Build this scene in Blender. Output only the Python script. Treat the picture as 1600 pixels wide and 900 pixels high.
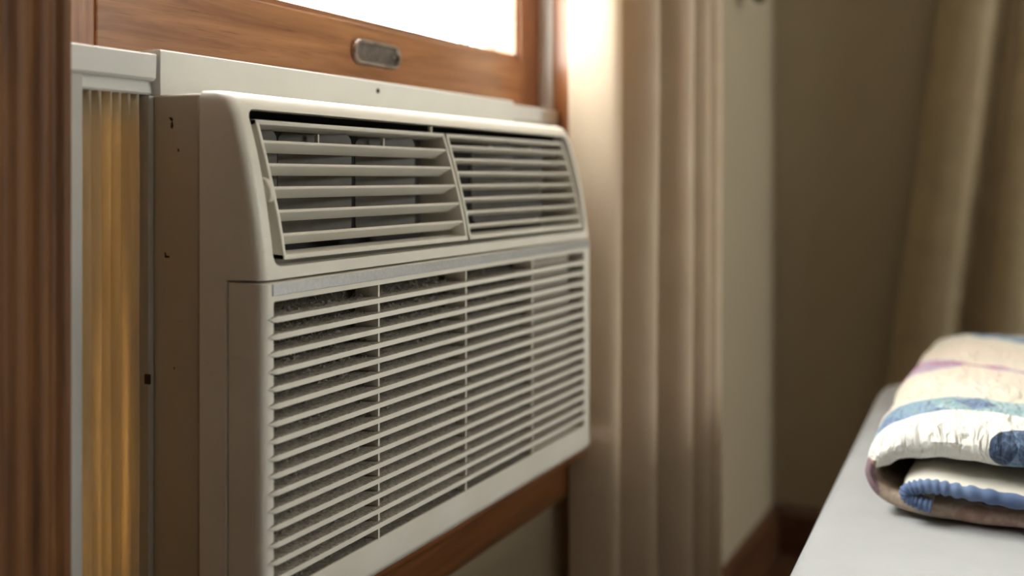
import bpy, bmesh, math, random
from mathutils import Vector, Matrix, noise

random.seed(7)
for o in list(bpy.data.objects):
    bpy.data.objects.remove(o, do_unlink=True)
sc = bpy.context.scene
COL = sc.collection
R = math.radians
CZ = 0.95                     # eye height above the floor; heights below are given relative to it

# ------------------------------------------------------------------ camera
cam = bpy.data.cameras.new('camera')
cam.sensor_width = 36.0
cam.lens = 36.0
cam.shift_y = -172.0 / 1600.0
cam.clip_start = 0.02
cam.dof.use_dof = True
cam.dof.focus_distance = 0.86
cam.dof.aperture_fstop = 2.6
cam_o = bpy.data.objects.new('camera', cam)
COL.objects.link(cam_o)
cam_o.location = (0, 0, CZ)
cam_o.rotation_euler = (R(90), 0, R(-62.9))
sc.camera = cam_o

# ------------------------------------------------------------------ world, lights, exposure
sc.view_settings.view_transform = 'Standard'
sc.view_settings.look = 'None'
sc.view_settings.gamma = 1.0
sc.view_settings.use_curve_mapping = False
sc.view_settings.exposure = 0.15

w = bpy.data.worlds.new('overcast_sky')
sc.world = w
w.use_nodes = True
bg = w.node_tree.nodes['Background']
bg.inputs[0].default_value = (1.0, 0.985, 0.955, 1)
bg.inputs[1].default_value = 23.0


def portal(name, loc, rot, sx, sy):
    l = bpy.data.lights.new(name, 'AREA')
    l.shape = 'RECTANGLE'
    l.size, l.size_y = sx, sy
    l.cycles.is_portal = True
    o = bpy.data.objects.new(name, l)
    COL.objects.link(o)
    o.location = loc
    o.rotation_euler = rot
    return o


# portals only guide the sky light through the two window openings
portal('window_portal', (0.916, 0.80, CZ + 0.30), (R(-90), 0, 0), 0.95, 1.45)
portal('fill_window_portal', (2.05, -2.36, CZ + 0.68), (R(90), 0, 0), 0.9, 0.85)

# added warm light low outside, making the pleated side panel glow from behind
yl = bpy.data.lights.new('added_warm_light', 'AREA')
yl.shape = 'RECTANGLE'
yl.size, yl.size_y = 0.5, 0.5
yl.energy = 170
yl.color = (1.0, 0.78, 0.40)
ylo = bpy.data.objects.new('added_warm_light', yl)
COL.objects.link(ylo)
ylo.location = (0.40, 1.80, CZ - 0.85)
ylo.rotation_euler = (Vector((0.55, 0.64, CZ - 0.22)) - ylo.location).to_track_quat('-Z', 'Y').to_euler()


# ------------------------------------------------------------------ materials
def new_mat(name):
    m = bpy.data.materials.new(name)
    m.use_nodes = True
    nt = m.node_tree
    return m, nt, nt.nodes['Principled BSDF']


def node(nt, t, **kw):
    n = nt.nodes.new(t)
    for k, v in kw.items():
        setattr(n, k, v)
    return n


def ramp(nt, fac, stops, interp='LINEAR'):
    r = node(nt, 'ShaderNodeValToRGB')
    r.color_ramp.interpolation = interp
    els = r.color_ramp.elements
    while len(els) < len(stops):
        els.new(0.5)
    for e, (p, c) in zip(els, stops):
        e.position = p
        e.color = (*c, 1) if len(c) == 3 else c
    nt.links.new(fac, r.inputs[0])
    return r.outputs[0]


def coords(nt, scale=(1, 1, 1), loc=(0, 0, 0)):
    tc = node(nt, 'ShaderNodeTexCoord')
    mp = node(nt, 'ShaderNodeMapping')
    mp.inputs['Scale'].default_value = scale
    mp.inputs['Location'].default_value = loc
    nt.links.new(tc.outputs['Object'], mp.inputs[0])
    return mp.outputs[0]


def tex_noise(nt, vec, scale, detail=4, rough=0.55, dist=0.0):
    n = node(nt, 'ShaderNodeTexNoise')
    n.inputs['Scale'].default_value = scale
    n.inputs['Detail'].default_value = detail
    n.inputs['Roughness'].default_value = rough
    n.inputs['Distortion'].default_value = dist
    nt.links.new(vec, n.inputs['Vector'])
    return n.outputs[0]


def mixc(nt, fac, a, b, mode='MIX'):
    m = node(nt, 'ShaderNodeMix', data_type='RGBA', blend_type=mode)
    for sock, v in ((m.inputs[0], fac), (m.inputs[6], a), (m.inputs[7], b)):
        if isinstance(v, (int, float)):
            sock.default_value = v
        elif isinstance(v, tuple):
            sock.default_value = (*v, 1)
        else:
            nt.links.new(v, sock)
    return m.outputs[2]


def math_n(nt, op, a, b=None, c=None, clamp=False):
    m = node(nt, 'ShaderNodeMath', operation=op, use_clamp=clamp)
    for i, v in enumerate((a, b, c)):
        if v is None:
            continue
        if isinstance(v, (int, float)):
            m.inputs[i].default_value = v
        else:
            nt.links.new(v, m.inputs[i])
    return m.outputs[0]


def bump(nt, bsdf, h, strength=0.3, dist=0.001):
    b = node(nt, 'ShaderNodeBump')
    b.inputs['Strength'].default_value = strength
    b.inputs['Distance'].default_value = dist
    nt.links.new(h, b.inputs['Height'])
    nt.links.new(b.outputs[0], bsdf.inputs['Normal'])


def wood(name, axis, dark, mid, light, rough=0.32, coat=0.25):
    m, nt, b = new_mat(name)
    s = [26, 26, 26]
    s[axis] = 1.6
    v = coords(nt, tuple(s))
    n1 = tex_noise(nt, v, 3.0, 6, 0.6, 0.6)
    c = ramp(nt, n1, [(0.3, dark), (0.5, mid), (0.72, light)])
    s2 = [120, 120, 120]
    s2[axis] = 5
    n2 = tex_noise(nt, coords(nt, tuple(s2)), 4.0, 3, 0.7)
    pores = ramp(nt, n2, [(0.30, (0.35, 0.3, 0.26)), (0.42, (1, 1, 1))])
    c = mixc(nt, 0.55, c, pores, 'MULTIPLY')
    nt.links.new(c, b.inputs['Base Color'])
    b.inputs['Roughness'].default_value = rough
    b.inputs['Coat Weight'].default_value = coat
    b.inputs['Coat Roughness'].default_value = 0.18
    bump(nt, b, n2, 0.12, 0.0006)
    return m


def plastic(name, col, col2, rough=0.42, grime=0.35):
    m, nt, b = new_mat(name)
    v = coords(nt)
    n = tex_noise(nt, v, 9, 5, 0.6)
    c = mixc(nt, ramp(nt, n, [(0.35, (0, 0, 0)), (0.75, (1, 1, 1))]), col, col2)
    f = tex_noise(nt, v, 160, 4, 0.7)
    spots = ramp(nt, f, [(0.27, (0.55, 0.5, 0.43)), (0.34, (1, 1, 1))])
    c = mixc(nt, grime, c, spots, 'MULTIPLY')
    nt.links.new(c, b.inputs['Base Color'])
    b.inputs['Roughness'].default_value = rough
    bump(nt, b, tex_noise(nt, v, 900, 2, 0.5), 0.06, 0.0003)
    return m


def simple(name, col, rough=0.6, metal=0.0, var=0.12, scale=30, bumps=0.0):
    m, nt, b = new_mat(name)
    v = coords(nt)
    n = tex_noise(nt, v, scale, 4, 0.6)
    dk = tuple(x * (1 - var) for x in col)
    lt = tuple(min(1, x * (1 + var)) for x in col)
    nt.links.new(ramp(nt, n, [(0.3, dk), (0.7, lt)]), b.inputs['Base Color'])
    b.inputs['Roughness'].default_value = rough
    b.inputs['Metallic'].default_value = metal
    if bumps:
        bump(nt, b, n, bumps, 0.002)
    return m


M = {}
M['sash_h'] = wood('varnished_wood_rail', 0, (0.21, 0.075, 0.025), (0.34, 0.14, 0.052), (0.46, 0.21, 0.085))
M['sash_v'] = wood('varnished_wood_upright', 2, (0.20, 0.07, 0.02), (0.33, 0.13, 0.045), (0.44, 0.20, 0.08))
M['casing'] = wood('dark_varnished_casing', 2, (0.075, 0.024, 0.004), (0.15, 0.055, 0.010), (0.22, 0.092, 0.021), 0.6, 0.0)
M['apron'] = wood('varnished_apron', 0, (0.13, 0.042, 0.013), (0.22, 0.08, 0.025), (0.32, 0.125, 0.045))
M['floor'] = wood('dark_floor_wood', 0, (0.05, 0.022, 0.010), (0.085, 0.038, 0.018), (0.12, 0.055, 0.026), 0.4)
M['baseboard'] = wood('baseboard_wood', 0, (0.06, 0.025, 0.012), (0.10, 0.04, 0.018), (0.14, 0.06, 0.028), 0.4)
M['plastic'] = plastic('aged_beige_plastic', (0.80, 0.77, 0.695), (0.72, 0.685, 0.605))
M['plastic_in'] = plastic('aged_beige_inner_plastic', (0.50, 0.465, 0.40), (0.42, 0.38, 0.31), 0.5)
M['steel'] = plastic('beige_painted_steel', (0.50, 0.45, 0.36), (0.44, 0.39, 0.30), 0.5, 0.5)
M['white'] = plastic('white_painted_metal', (0.74, 0.75, 0.73), (0.68, 0.68, 0.655), 0.32, 0.2)
M['track'] = plastic('grey_white_vinyl', (0.52, 0.51, 0.48), (0.44, 0.425, 0.39), 0.45, 0.3)
M['dark'] = simple('dark_interior', (0.018, 0.017, 0.016), 0.7)
M['vane'] = simple('grey_beige_vane', (0.11, 0.10, 0.085), 0.55, 0, 0.18, 60)
M['chip'] = simple('rusty_chip', (0.035, 0.022, 0.014), 0.8)
M['bronze'] = simple('worn_bronze', (0.34, 0.30, 0.27), 0.34, 0.9, 0.35, 90)
M['bronze_dark'] = simple('bronze_recess', (0.16, 0.14, 0.125), 0.42, 0.85, 0.4, 90)
M['screw'] = simple('dull_screw', (0.16, 0.14, 0.12), 0.4, 0.9)
M['black_metal'] = simple('black_metal', (0.012, 0.011, 0.010), 0.45, 0.6)
M['wall'] = simple('beige_wall_paint', (0.35, 0.285, 0.195), 0.85, 0, 0.03, 3)
M['wall_w'] = simple('window_wall_paint', (0.40, 0.335, 0.235), 0.8, 0, 0.03, 3)
M['ceiling'] = simple('ceiling_paint', (0.62, 0.58, 0.52), 0.9, 0, 0.02, 3)
M['mattress'] = simple('ticking', (0.62, 0.60, 0.56), 0.9)
M['base'] = simple('bed_base_fabric', (0.30, 0.26, 0.22), 0.9)
M['outside_white'] = simple('storm_frame_white', (0.85, 0.86, 0.86), 0.5, 0, 0.03)


def mat_strip():
    m, nt, b = new_mat('brushed_blue_grey_strip')
    n = tex_noise(nt, coords(nt, (60, 1, 60)), 6, 5, 0.7)
    nt.links.new(ramp(nt, n, [(0.3, (0.50, 0.53, 0.56)), (0.7, (0.66, 0.68, 0.70))]), b.inputs['Base Color'])
    b.inputs['Metallic'].default_value = 0.55
    nr = tex_noise(nt, coords(nt), 120, 4, 0.7)
    nt.links.new(ramp(nt, nr, [(0.35, (0.28,) * 3), (0.65, (0.42,) * 3)]), b.inputs['Roughness'])
    return m


M['strip'] = mat_strip()


def mat_slat():
    """beige plastic, dust lying on whatever faces up"""
    m, nt, b = new_mat('dusty_beige_slat')
    v = coords(nt)
    geo = node(nt, 'ShaderNodeNewGeometry')
    sep = node(nt, 'ShaderNodeSeparateXYZ')
    nt.links.new(geo.outputs['Normal'], sep.inputs[0])
    up = ramp(nt, sep.outputs[2], [(0.45, (0, 0, 0)), (0.75, (1, 1, 1))])
    n = tex_noise(nt, v, 300, 6, 0.75, 0.8)
    dust = ramp(nt, n, [(0.36, (0.15, 0.13, 0.105)), (0.50, (0.38, 0.345, 0.295)), (0.64, (0.60, 0.56, 0.49))])
    base = mixc(nt, tex_noise(nt, v, 12, 4), (0.84, 0.81, 0.74), (0.77, 0.735, 0.655))
    nt.links.new(mixc(nt, up, base, dust), b.inputs['Base Color'])
    b.inputs['Roughness'].default_value = 0.5
    bump(nt, b, math_n(nt, 'MULTIPLY', n, up), 0.6, 0.003)
    return m


M['slat'] = mat_slat()


def mat_dust(name, a, bcol, c):
    m, nt, b = new_mat(name)
    n = tex_noise(nt, coords(nt), 220, 6, 0.8, 0.5)
    nt.links.new(ramp(nt, n, [(0.3, a), (0.52, bcol), (0.75, c)]), b.inputs['Base Color'])
    b.inputs['Roughness'].default_value = 0.95
    bump(nt, b, n, 0.9, 0.003)
    return m


M['filter'] = mat_dust('clogged_filter', (0.03, 0.026, 0.02), (0.11, 0.095, 0.075), (0.24, 0.21, 0.17))
M['dust'] = mat_dust('grey_lint', (0.16, 0.14, 0.115), (0.36, 0.325, 0.275), (0.60, 0.56, 0.49))


def mat_pleat():
    m, nt, b = new_mat('translucent_pleated_vinyl')
    n = tex_noise(nt, coords(nt, (1, 1, 0.25)), 60, 4, 0.6)
    c = ramp(nt, n, [(0.3, (0.52, 0.48, 0.40)), (0.7, (0.62, 0.58, 0.50))])
    nt.links.new(c, b.inputs['Base Color'])
    b.inputs['Roughness'].default_value = 0.45
    tr = node(nt, 'ShaderNodeBsdfTranslucent')
    tr.inputs[0].default_value = (0.78, 0.60, 0.32, 1)
    mx = node(nt, 'ShaderNodeMixShader')
    st = tex_noise(nt, coords(nt, (1, 0.3, 0.004)), 260, 2, 0.6)
    nt.links.new(ramp(nt, st, [(0.36, (0.09,) * 3), (0.64, (0.22,) * 3)]), mx.inputs[0])
    nt.links.new(b.outputs[0], mx.inputs[1])
    nt.links.new(tr.outputs[0], mx.inputs[2])
    nt.links.new(mx.outputs[0], nt.nodes['Material Output'].inputs[0])
    return m


M['pleat'] = mat_pleat()


def mat_glass():
    m, nt, b = new_mat('window_glass')
    nt.nodes.remove(b)
    t = node(nt, 'ShaderNodeBsdfTransparent')
    t.inputs[0].default_value = (0.94, 0.96, 0.95, 1)
    g = node(nt, 'ShaderNodeBsdfGlossy')
    g.inputs['Roughness'].default_value = 0.02
    f = node(nt, 'ShaderNodeFresnel')
    f.inputs[0].default_value = 1.45
    mx = node(nt, 'ShaderNodeMixShader')
    geo = node(nt, 'ShaderNodeNewGeometry')      # thin pane: reflect on entering faces only
    fac = math_n(nt, 'MULTIPLY', f.outputs[0], math_n(nt, 'SUBTRACT', 1.0, geo.outputs['Backfacing']))
    nt.links.new(fac, mx.inputs[0])
    nt.links.new(t.outputs[0], mx.inputs[1])
    nt.links.new(g.outputs[0], mx.inputs[2])
    nt.links.new(mx.outputs[0], nt.nodes['Material Output'].inputs[0])
    return m


M['glass'] = mat_glass()


def mat_fabric(name, a, bcol, trans=None, tw=0.2, weave=900):
    m, nt, b = new_mat(name)
    v = coords(nt)
    n = tex_noise(nt, v, 14, 4, 0.6)
    c = ramp(nt, n, [(0.3, a), (0.7, bcol)])
    nt.links.new(c, b.inputs['Base Color'])
    b.inputs['Roughness'].default_value = 0.9
    b.inputs['Sheen Weight'].default_value = 0.15
    bump(nt, b, tex_noise(nt, v, weave, 2, 0.6), 0.15, 0.0006)
    if trans:
        tr = node(nt, 'ShaderNodeBsdfTranslucent')
        tr.inputs[0].default_value = (*trans, 1)
        mx = node(nt, 'ShaderNodeMixShader')
        mx.inputs[0].default_value = tw
        nt.links.new(b.outputs[0], mx.inputs[1])
        nt.links.new(tr.outputs[0], mx.inputs[2])
        nt.links.new(mx.outputs[0], nt.nodes['Material Output'].inputs[0])
    return m


M['curtain'] = mat_fabric('cream_linen', (0.76, 0.64, 0.49), (0.83, 0.72, 0.57), (0.84, 0.66, 0.44), 0.36)
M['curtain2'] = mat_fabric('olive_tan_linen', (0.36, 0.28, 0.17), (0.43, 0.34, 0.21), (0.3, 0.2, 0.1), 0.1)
M['sheet'] = mat_fabric('white_sheet_cotton', (0.38, 0.387, 0.395), (0.42, 0.427, 0.435))
M['binding'] = mat_fabric('blue_quilt_binding', (0.045, 0.075, 0.18), (0.15, 0.22, 0.38), None, 0, 400)


def mat_quilt():
    m, nt, b = new_mat('patchwork_cotton')
    tc = node(nt, 'ShaderNodeTexCoord')
    sep = node(nt, 'ShaderNodeSeparateXYZ')
    nt.links.new(tc.outputs['Object'], sep.inputs[0])
    v = tc.outputs['Object']
    # ground: cream to white
    g = tex_noise(nt, v, 7, 3, 0.5)
    ground = ramp(nt, g, [(0.36, (0.76, 0.72, 0.62)), (0.5, (0.74, 0.66, 0.54)), (0.66, (0.78, 0.65, 0.54))])
    white = ramp(nt, sep.outputs[0], [(0.07, (1, 1, 1)), (0.13, (0, 0, 0))])
    ground = mixc(nt, white, ground, (0.80, 0.79, 0.74))
    # faint flower print
    fl = tex_noise(nt, v, 65, 2, 0.5)
    ground = mixc(nt, ramp(nt, fl, [(0.66, (0, 0, 0)), (0.72, (0.5, 0.5, 0.5))]), ground, (0.66, 0.45, 0.42))
    # print colours for the pieced arcs
    vo = node(nt, 'ShaderNodeTexVoronoi', feature='F1')
    vo.inputs['Scale'].default_value = 22
    nt.links.new(v, vo.inputs['Vector'])
    sc_ = node(nt, 'ShaderNodeSeparateColor')
    nt.links.new(vo.outputs['Color'], sc_.inputs[0])
    vein = tex_noise(nt, v, 110, 4, 0.65, 1.2)

    def arc(cx, cy, r, half, stops, shift=0.0):
        dx = math_n(nt, 'SUBTRACT', sep.outputs[0], cx)
        dy = math_n(nt, 'SUBTRACT', sep.outputs[1], cy)
        d = math_n(nt, 'SQRT', math_n(nt, 'ADD', math_n(nt, 'MULTIPLY', dx, dx), math_n(nt, 'MULTIPLY', dy, dy)))
        wob = math_n(nt, 'MULTIPLY', math_n(nt, 'SUBTRACT', tex_noise(nt, v, 18, 2), 0.5), 0.02)
        d = math_n(nt, 'ADD', math_n(nt, 'ABSOLUTE', math_n(nt, 'SUBTRACT', d, r)), wob)
        mask = math_n(nt, 'LESS_THAN', d, half)
        f = math_n(nt, 'ADD', math_n(nt, 'MULTIPLY', sc_.outputs[0], 0.30), math_n(nt, 'MULTIPLY', vein, 0.70))
        return mask, ramp(nt, f, stops)

    blue = [(0.30, (0.05, 0.09, 0.18)), (0.40, (0.13, 0.21, 0.36)), (0.49, (0.24, 0.34, 0.50)), (0.56, (0.17, 0.31, 0.32)), (0.66, (0.38, 0.50, 0.56))]
    navy = [(0.36, (0.03, 0.05, 0.10)), (0.5, (0.09, 0.15, 0.26)), (0.62, (0.20, 0.30, 0.38))]
    pink = [(0.32, (0.22, 0.14, 0.25)), (0.42, (0.50, 0.13, 0.26)), (0.50, (0.60, 0.34, 0.45)), (0.57, (0.28, 0.30, 0.44)), (0.66, (0.64, 0.52, 0.56))]
    col = ground
    # quilt object space: x runs back from the front fold, y towards the window
    for args in ((-0.35, -0.05, 0.458, 0.026, blue), (0.335, 0.130, 0.0, 0.050, pink), (0.60, -0.10, 0.31, 0.010, pink),
                 (0.90, -0.20, 0.350, 0.032, blue), (-0.062, -0.045, 0.0, 0.104, navy)):
        mk, c = arc(*args)
        col = mixc(nt, mk, col, c)
    nt.links.new(col, b.inputs['Base Color'])
    b.inputs['Roughness'].default_value = 0.92
    b.inputs['Sheen Weight'].default_value = 0.2
    q = tex_noise(nt, coords(nt, (0.45, 1.25, 0.5)), 75, 3, 0.55, 0.5)
    bump(nt, b, q, 1.0, 0.010)
    return m


M['quilt'] = mat_quilt()


def mat_under():
    m, nt, b = new_mat('patchwork_underside')
    tc = node(nt, 'ShaderNodeTexCoord')
    vo = node(nt, 'ShaderNodeTexVoronoi', feature='F1')
    vo.inputs['Scale'].default_value = 13
    nt.links.new(tc.outputs['Object'], vo.inputs['Vector'])
    s = node(nt, 'ShaderNodeSeparateColor')
    nt.links.new(vo.outputs['Color'], s.inputs[0])
    c = ramp(nt, s.outputs[0], [(0.0, (0.46, 0.31, 0.25)), (0.3, (0.52, 0.42, 0.33)), (0.5, (0.20, 0.24, 0.29)),
                                (0.68, (0.50, 0.36, 0.30)), (0.86, (0.33, 0.22, 0.26))], 'CONSTANT')
    n = tex_noise(nt, tc.outputs['Object'], 120, 3, 0.6)
    c = mixc(nt, 0.5, c, ramp(nt, n, [(0.35, (0.5, 0.45, 0.42)), (0.6, (1, 1, 1))]), 'MULTIPLY')
    nt.links.new(c, b.inputs['Base Color'])
    b.inputs['Roughness'].default_value = 0.92
    bump(nt, b, tex_noise(nt, tc.outputs['Object'], 85, 3, 0.55), 0.45, 0.004)
    return m


M['under'] = mat_under()
M['flap'] = mat_fabric('white_quilted_cotton', (0.70, 0.66, 0.56), (0.76, 0.73, 0.66), None, 0, 120)


# ------------------------------------------------------------------ mesh helpers
def P(x, y, h):
    """world point from along-wall x, depth y, height relative to the eye"""
    return Vector((x, y, CZ + h))


def offset_of(o):
    v = Vector((0, 0, 0))
    while o is not None:
        v = v + Vector(o.location)
        o = o.parent
    return v


def link(name, me, mat, parent=None, loc=(0, 0, 0)):
    o = bpy.data.objects.new(name, me)
    COL.objects.link(o)
    if mat is not None and not me.materials:
        me.materials.append(mat)
    if parent is not None:
        o.parent = parent
    o.location = loc
    return o


def build(name, verts, faces, mat, parent=None, smooth=35, origin=None, bevel=0.0, seg=2, recalc=True):
    """mesh object from world-space vertices; origin = world origin of the object (default: the parent's)"""
    po = offset_of(parent)
    org = Vector(origin) if origin is not None else po
    me = bpy.data.meshes.new(name)
    me.from_pydata([tuple(Vector(v) - org) for v in verts], [], faces)
    if recalc:
        bm = bmesh.new()
        bm.from_mesh(me)
        bmesh.ops.recalc_face_normals(bm, faces=bm.faces)
        bm.to_mesh(me)
        bm.free()
    if smooth:
        for p in me.polygons:
            p.use_smooth = True
        me.set_sharp_from_angle(angle=R(smooth))
    o = link(name, me, mat, parent, org - po)
    if bevel:
        b = o.modifiers.new('bevel', 'BEVEL')
        b.width = bevel
        b.segments = seg
        b.limit_method = 'ANGLE'
        b.angle_limit = R(35)
    return o


class MB:
    def __init__(self):
        self.v, self.f = [], []

    def add(self, verts, faces):
        n = len(self.v)
        self.v += [Vector(p) for p in verts]
        self.f += [tuple(i + n for i in f) for f in faces]
        return self

    def box(self, x0, x1, y0, y1, h0, h1):
        v = [P(x, y, h) for h in (h0, h1) for y in (y0, y1) for x in (x0, x1)]
        return self.add(v, [(0, 1, 3, 2), (4, 6, 7, 5), (0, 4, 5, 1), (1, 5, 7, 3), (3, 7, 6, 2), (2, 6, 4, 0)])

    def prism_x(self, prof, x0, x1):
        """prof: list of (y,h)"""
        n = len(prof)
        v = [P(x0, y, h) for y, h in prof] + [P(x1, y, h) for y, h in prof]
        f = [(i, (i + 1) % n, n + (i + 1) % n, n + i) for i in range(n)]
        return self.add(v, f + [tuple(range(n))[::-1], tuple(range(n, 2 * n))])

    def prism_z(self, prof, h0, h1):
        """prof: list of (x,y)"""
        n = len(prof)
        v = [P(x, y, h0) for x, y in prof] + [P(x, y, h1) for x, y in prof]
        f = [(i, (i + 1) % n, n + (i + 1) % n, n + i) for i in range(n)]
        return self.add(v, f + [tuple(range(n))[::-1], tuple(range(n, 2 * n))])

    def loft(self, loops, cap0=True, cap1=True, closed=True):
        n = len(loops[0])
        v = [p for l in loops for p in l]
        f = []
        for k in range(len(loops) - 1):
            for i in range(n if closed else n - 1):
                j = (i + 1) % n
                f.append((k * n + i, k * n + j, (k + 1) * n + j, (k + 1) * n + i))
        if cap0:
            f.append(tuple(range(n))[::-1])
        if cap1:
            f.append(tuple(range((len(loops) - 1) * n, len(loops) * n)))
        return self.add(v, f)

    def tube(self, pts, r, n=8):
        pts = [Vector(p) for p in pts]
        loops = []
        for i, p in enumerate(pts):
            d = (pts[min(i + 1, len(pts) - 1)] - pts[max(i - 1, 0)]).normalized()
            a = d.orthogonal().normalized() if i == 0 else (a - d * a.dot(d)).normalized()
            b = d.cross(a)
            rr = r[i] if isinstance(r, (list, tuple)) else r
            loops.append([p + (a * math.cos(t) + b * math.sin(t)) * rr for t in [2 * math.pi * k / n for k in range(n)]])
        return self.loft(loops)

    def build(self, name, mat, parent=None, **kw):
        return build(name, self.v, self.f, mat, parent, **kw)


def rrect(x0, x1, h0, h1, r, seg=5):
    out = []
    for cx, ch, a0 in ((x1 - r, h1 - r, 0), (x0 + r, h1 - r, 90), (x0 + r, h0 + r, 180), (x1 - r, h0 + r, 270)):
        for k in range(seg + 1):
            a = R(a0 + 90 * k / seg)
            out.append((cx + r * math.cos(a), ch + r * math.sin(a)))
    return out


def thing(name, label, cat, loc, group=None):
    o = bpy.data.objects.new(name, None)
    COL.objects.link(o)
    o.location = loc
    o.empty_display_size = 0.05
    return tag(o, label, cat, group)


def tag(o, label, cat=None, group=None):
    o['label'] = label
    if cat:
        o['category'] = cat
    if group:
        o['group'] = group
    return o


def struct(o, label=None):
    o['kind'] = 'structure'
    if label:
        o['label'] = label
    return o


def cut(o, cutters):
    """boolean-subtract cutter meshes and bake the result"""
    for c in cutters:
        m = o.modifiers.new('cut', 'BOOLEAN')
        m.operation = 'DIFFERENCE'
        m.solver = 'EXACT'
        m.object = c
    bpy.context.view_layer.update()
    dg = bpy.context.evaluated_depsgraph_get()
    me = bpy.data.meshes.new_from_object(o.evaluated_get(dg))
    o.modifiers.clear()
    me.name = o.name
    o.data = me
    for c in cutters:
        bpy.data.objects.remove(c, do_unlink=True)
    for p in me.polygons:
        p.use_smooth = True
    me.set_sharp_from_angle(angle=R(35))


def catmull(pts, n):
    """sample a polyline of 2-tuples smoothly, n samples per span"""
    out = []
    for i in range(len(pts) - 1):
        p0, p1, p2, p3 = pts[max(i - 1, 0)], pts[i], pts[i + 1], pts[min(i + 2, len(pts) - 1)]
        for k in range(n):
            t = k / n
            out.append(tuple(0.5 * (2 * b + (c - a) * t + (2 * a - 5 * b + 4 * c - d) * t * t + (3 * b - a - 3 * c + d) * t ** 3)
                             for a, b, c, d in zip(p0, p1, p2, p3)))
    out.append(tuple(pts[-1]))
    return out


def interp(table, x):
    for (a, fa), (b, fb) in zip(table, table[1:]):
        if (a <= x <= b) or (a >= x >= b):
            return fa + (fb - fa) * (x - a) / (b - a)
    return table[0][1] if abs(x - table[0][0]) < abs(x - table[-1][0]) else table[-1][1]


# ------------------------------------------------------------------ the room
FL = -CZ                 # floor height
CEIL = 1.45
WY = 0.60                # room face of the window wall
X0, X1 = -1.3, 2.65      # side walls
YB = -2.2                # wall behind the camera
OX0, OX1, OH0, OH1 = 0.470, 1.362, -0.385, 1.00


def wall_with_hole(name, y0, y1, ox0, ox1, oh0, oh1, mat, label):
    m = MB()
    m.box(X0, ox0, y0, y1, FL, CEIL)
    m.box(ox1, X1, y0, y1, FL, CEIL)
    m.box(ox0, ox1, y0, y1, FL, oh0)
    m.box(ox0, ox1, y0, y1, oh1, CEIL)
    return struct(m.build(name, mat, smooth=0), label)


wall_with_hole('wall_front', WY, WY + 0.14, OX0, OX1, OH0, OH1, M['wall_w'], 'beige painted wall around the window')
wall_with_hole('wall_back', YB - 0.14, YB, 1.63, 2.47, 0.32, 1.04, M['wall'], 'beige painted wall behind the viewer')
struct(MB().box(X1, X1 + 0.1, YB - 0.14, WY + 0.14, FL, CEIL).build('wall_right', M['wall'], smooth=0), 'dim beige wall at the far end')
struct(MB().box(X0 - 0.1, X0, YB - 0.14, WY + 0.14, FL, CEIL).build('wall_left', M['baseboard'], smooth=0), 'unseen wall behind the viewer, dark wood colour added to cut bounced light')  # dark wood made up to cut light bounced onto the unit's side
struct(MB().box(X0 - 0.1, X1 + 0.1, YB - 0.14, WY + 0.14, FL - 0.08, FL).build('floor', M['floor'], smooth=0), 'dark wooden floor')
struct(MB().box(X0 - 0.1, X1 + 0.1, YB - 0.14, WY + 0.14, CEIL, CEIL + 0.08).build('ceiling', M['ceiling'], smooth=0))


def board(y0, s):
    return [(y0, FL), (y0 - 0.018 * s, FL), (y0 - 0.018 * s, FL + 0.095), (y0 - 0.008 * s, FL + 0.115), (y0, FL + 0.115)]


struct(MB().prism_x(board(WY, 1), 0.0, X1).build('baseboard_front', M['baseboard'], smooth=0))
m = MB()
n = [P(X1 - dx, y, h) for y in (WY - 0.018, YB) for dx, h in ((0, FL), (0.018, FL), (0.018, FL + 0.095), (0.008, FL + 0.115), (0, FL + 0.115))]
m.add(n, [(i, (i + 1) % 5, 5 + (i + 1) % 5, 5 + i) for i in range(5)] + [(0, 1, 2, 3, 4), (9, 8, 7, 6, 5)])
struct(m.build('baseboard_right', M['baseboard'], smooth=0))

# ---- window in the front wall: jambs, tracks, two sashes
win = bpy.data.objects.new('window_1', None)
COL.objects.link(win)
win.location = P(0.916, 0.66, OH0)
struct(win, 'varnished wooden sash window raised over the air conditioner')
JL, JR = 0.487, 1.345
MB().box(OX0, JL, 0.600, 0.74, OH0, OH1).build('jamb', M['sash_v'], win, smooth=0)
MB().box(JR, OX1, 0.578, 0.74, OH0, OH1).build('jamb', M['sash_v'], win, smooth=0)
MB().box(OX0, OX1, 0.60, 0.74, OH1 - 0.02, OH1).build('head_jamb', M['sash_h'], win, smooth=0)
for xa, xb in ((JL, JL + 0.004), (JR - 0.004, JR)):
    MB().box(xa, xb, 0.6215, 0.74, -0.36, OH1 - 0.02).build('white_track', M['white'], win, smooth=0)
SB, ST = 0.0935, 0.80
SY0, SY1 = 0.640, 0.675
SXL, SXR = 0.492, 1.3405
RL, RR = 0.552, 1.279
RT = 0.164


def sash_bar(name, x0, x1, y0, y1, h0, h1, mat):
    return MB().box(x0, x1, y0, y1, h0, h1).build(name, mat, win, smooth=0, bevel=0.0018)


sash_bar('bottom_rail', RL, RR, SY0, SY1, SB, RT, M['sash_h'])
sash_bar('stile', SXL, RL, SY0 + 0.0004, SY1, SB, ST, M['sash_v'])
sash_bar('stile', RR, SXR, SY0 + 0.0004, SY1, SB, ST, M['sash_v'])
sash_bar('meeting_rail', RL, RR, SY0, SY1, ST - 0.045, ST, M['sash_h'])
MB().box(RL - 0.004, RR + 0.004, 0.6575, 0.6605, RT - 0.004, ST - 0.04).build('pane', M['glass'], win, smooth=0)
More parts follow.
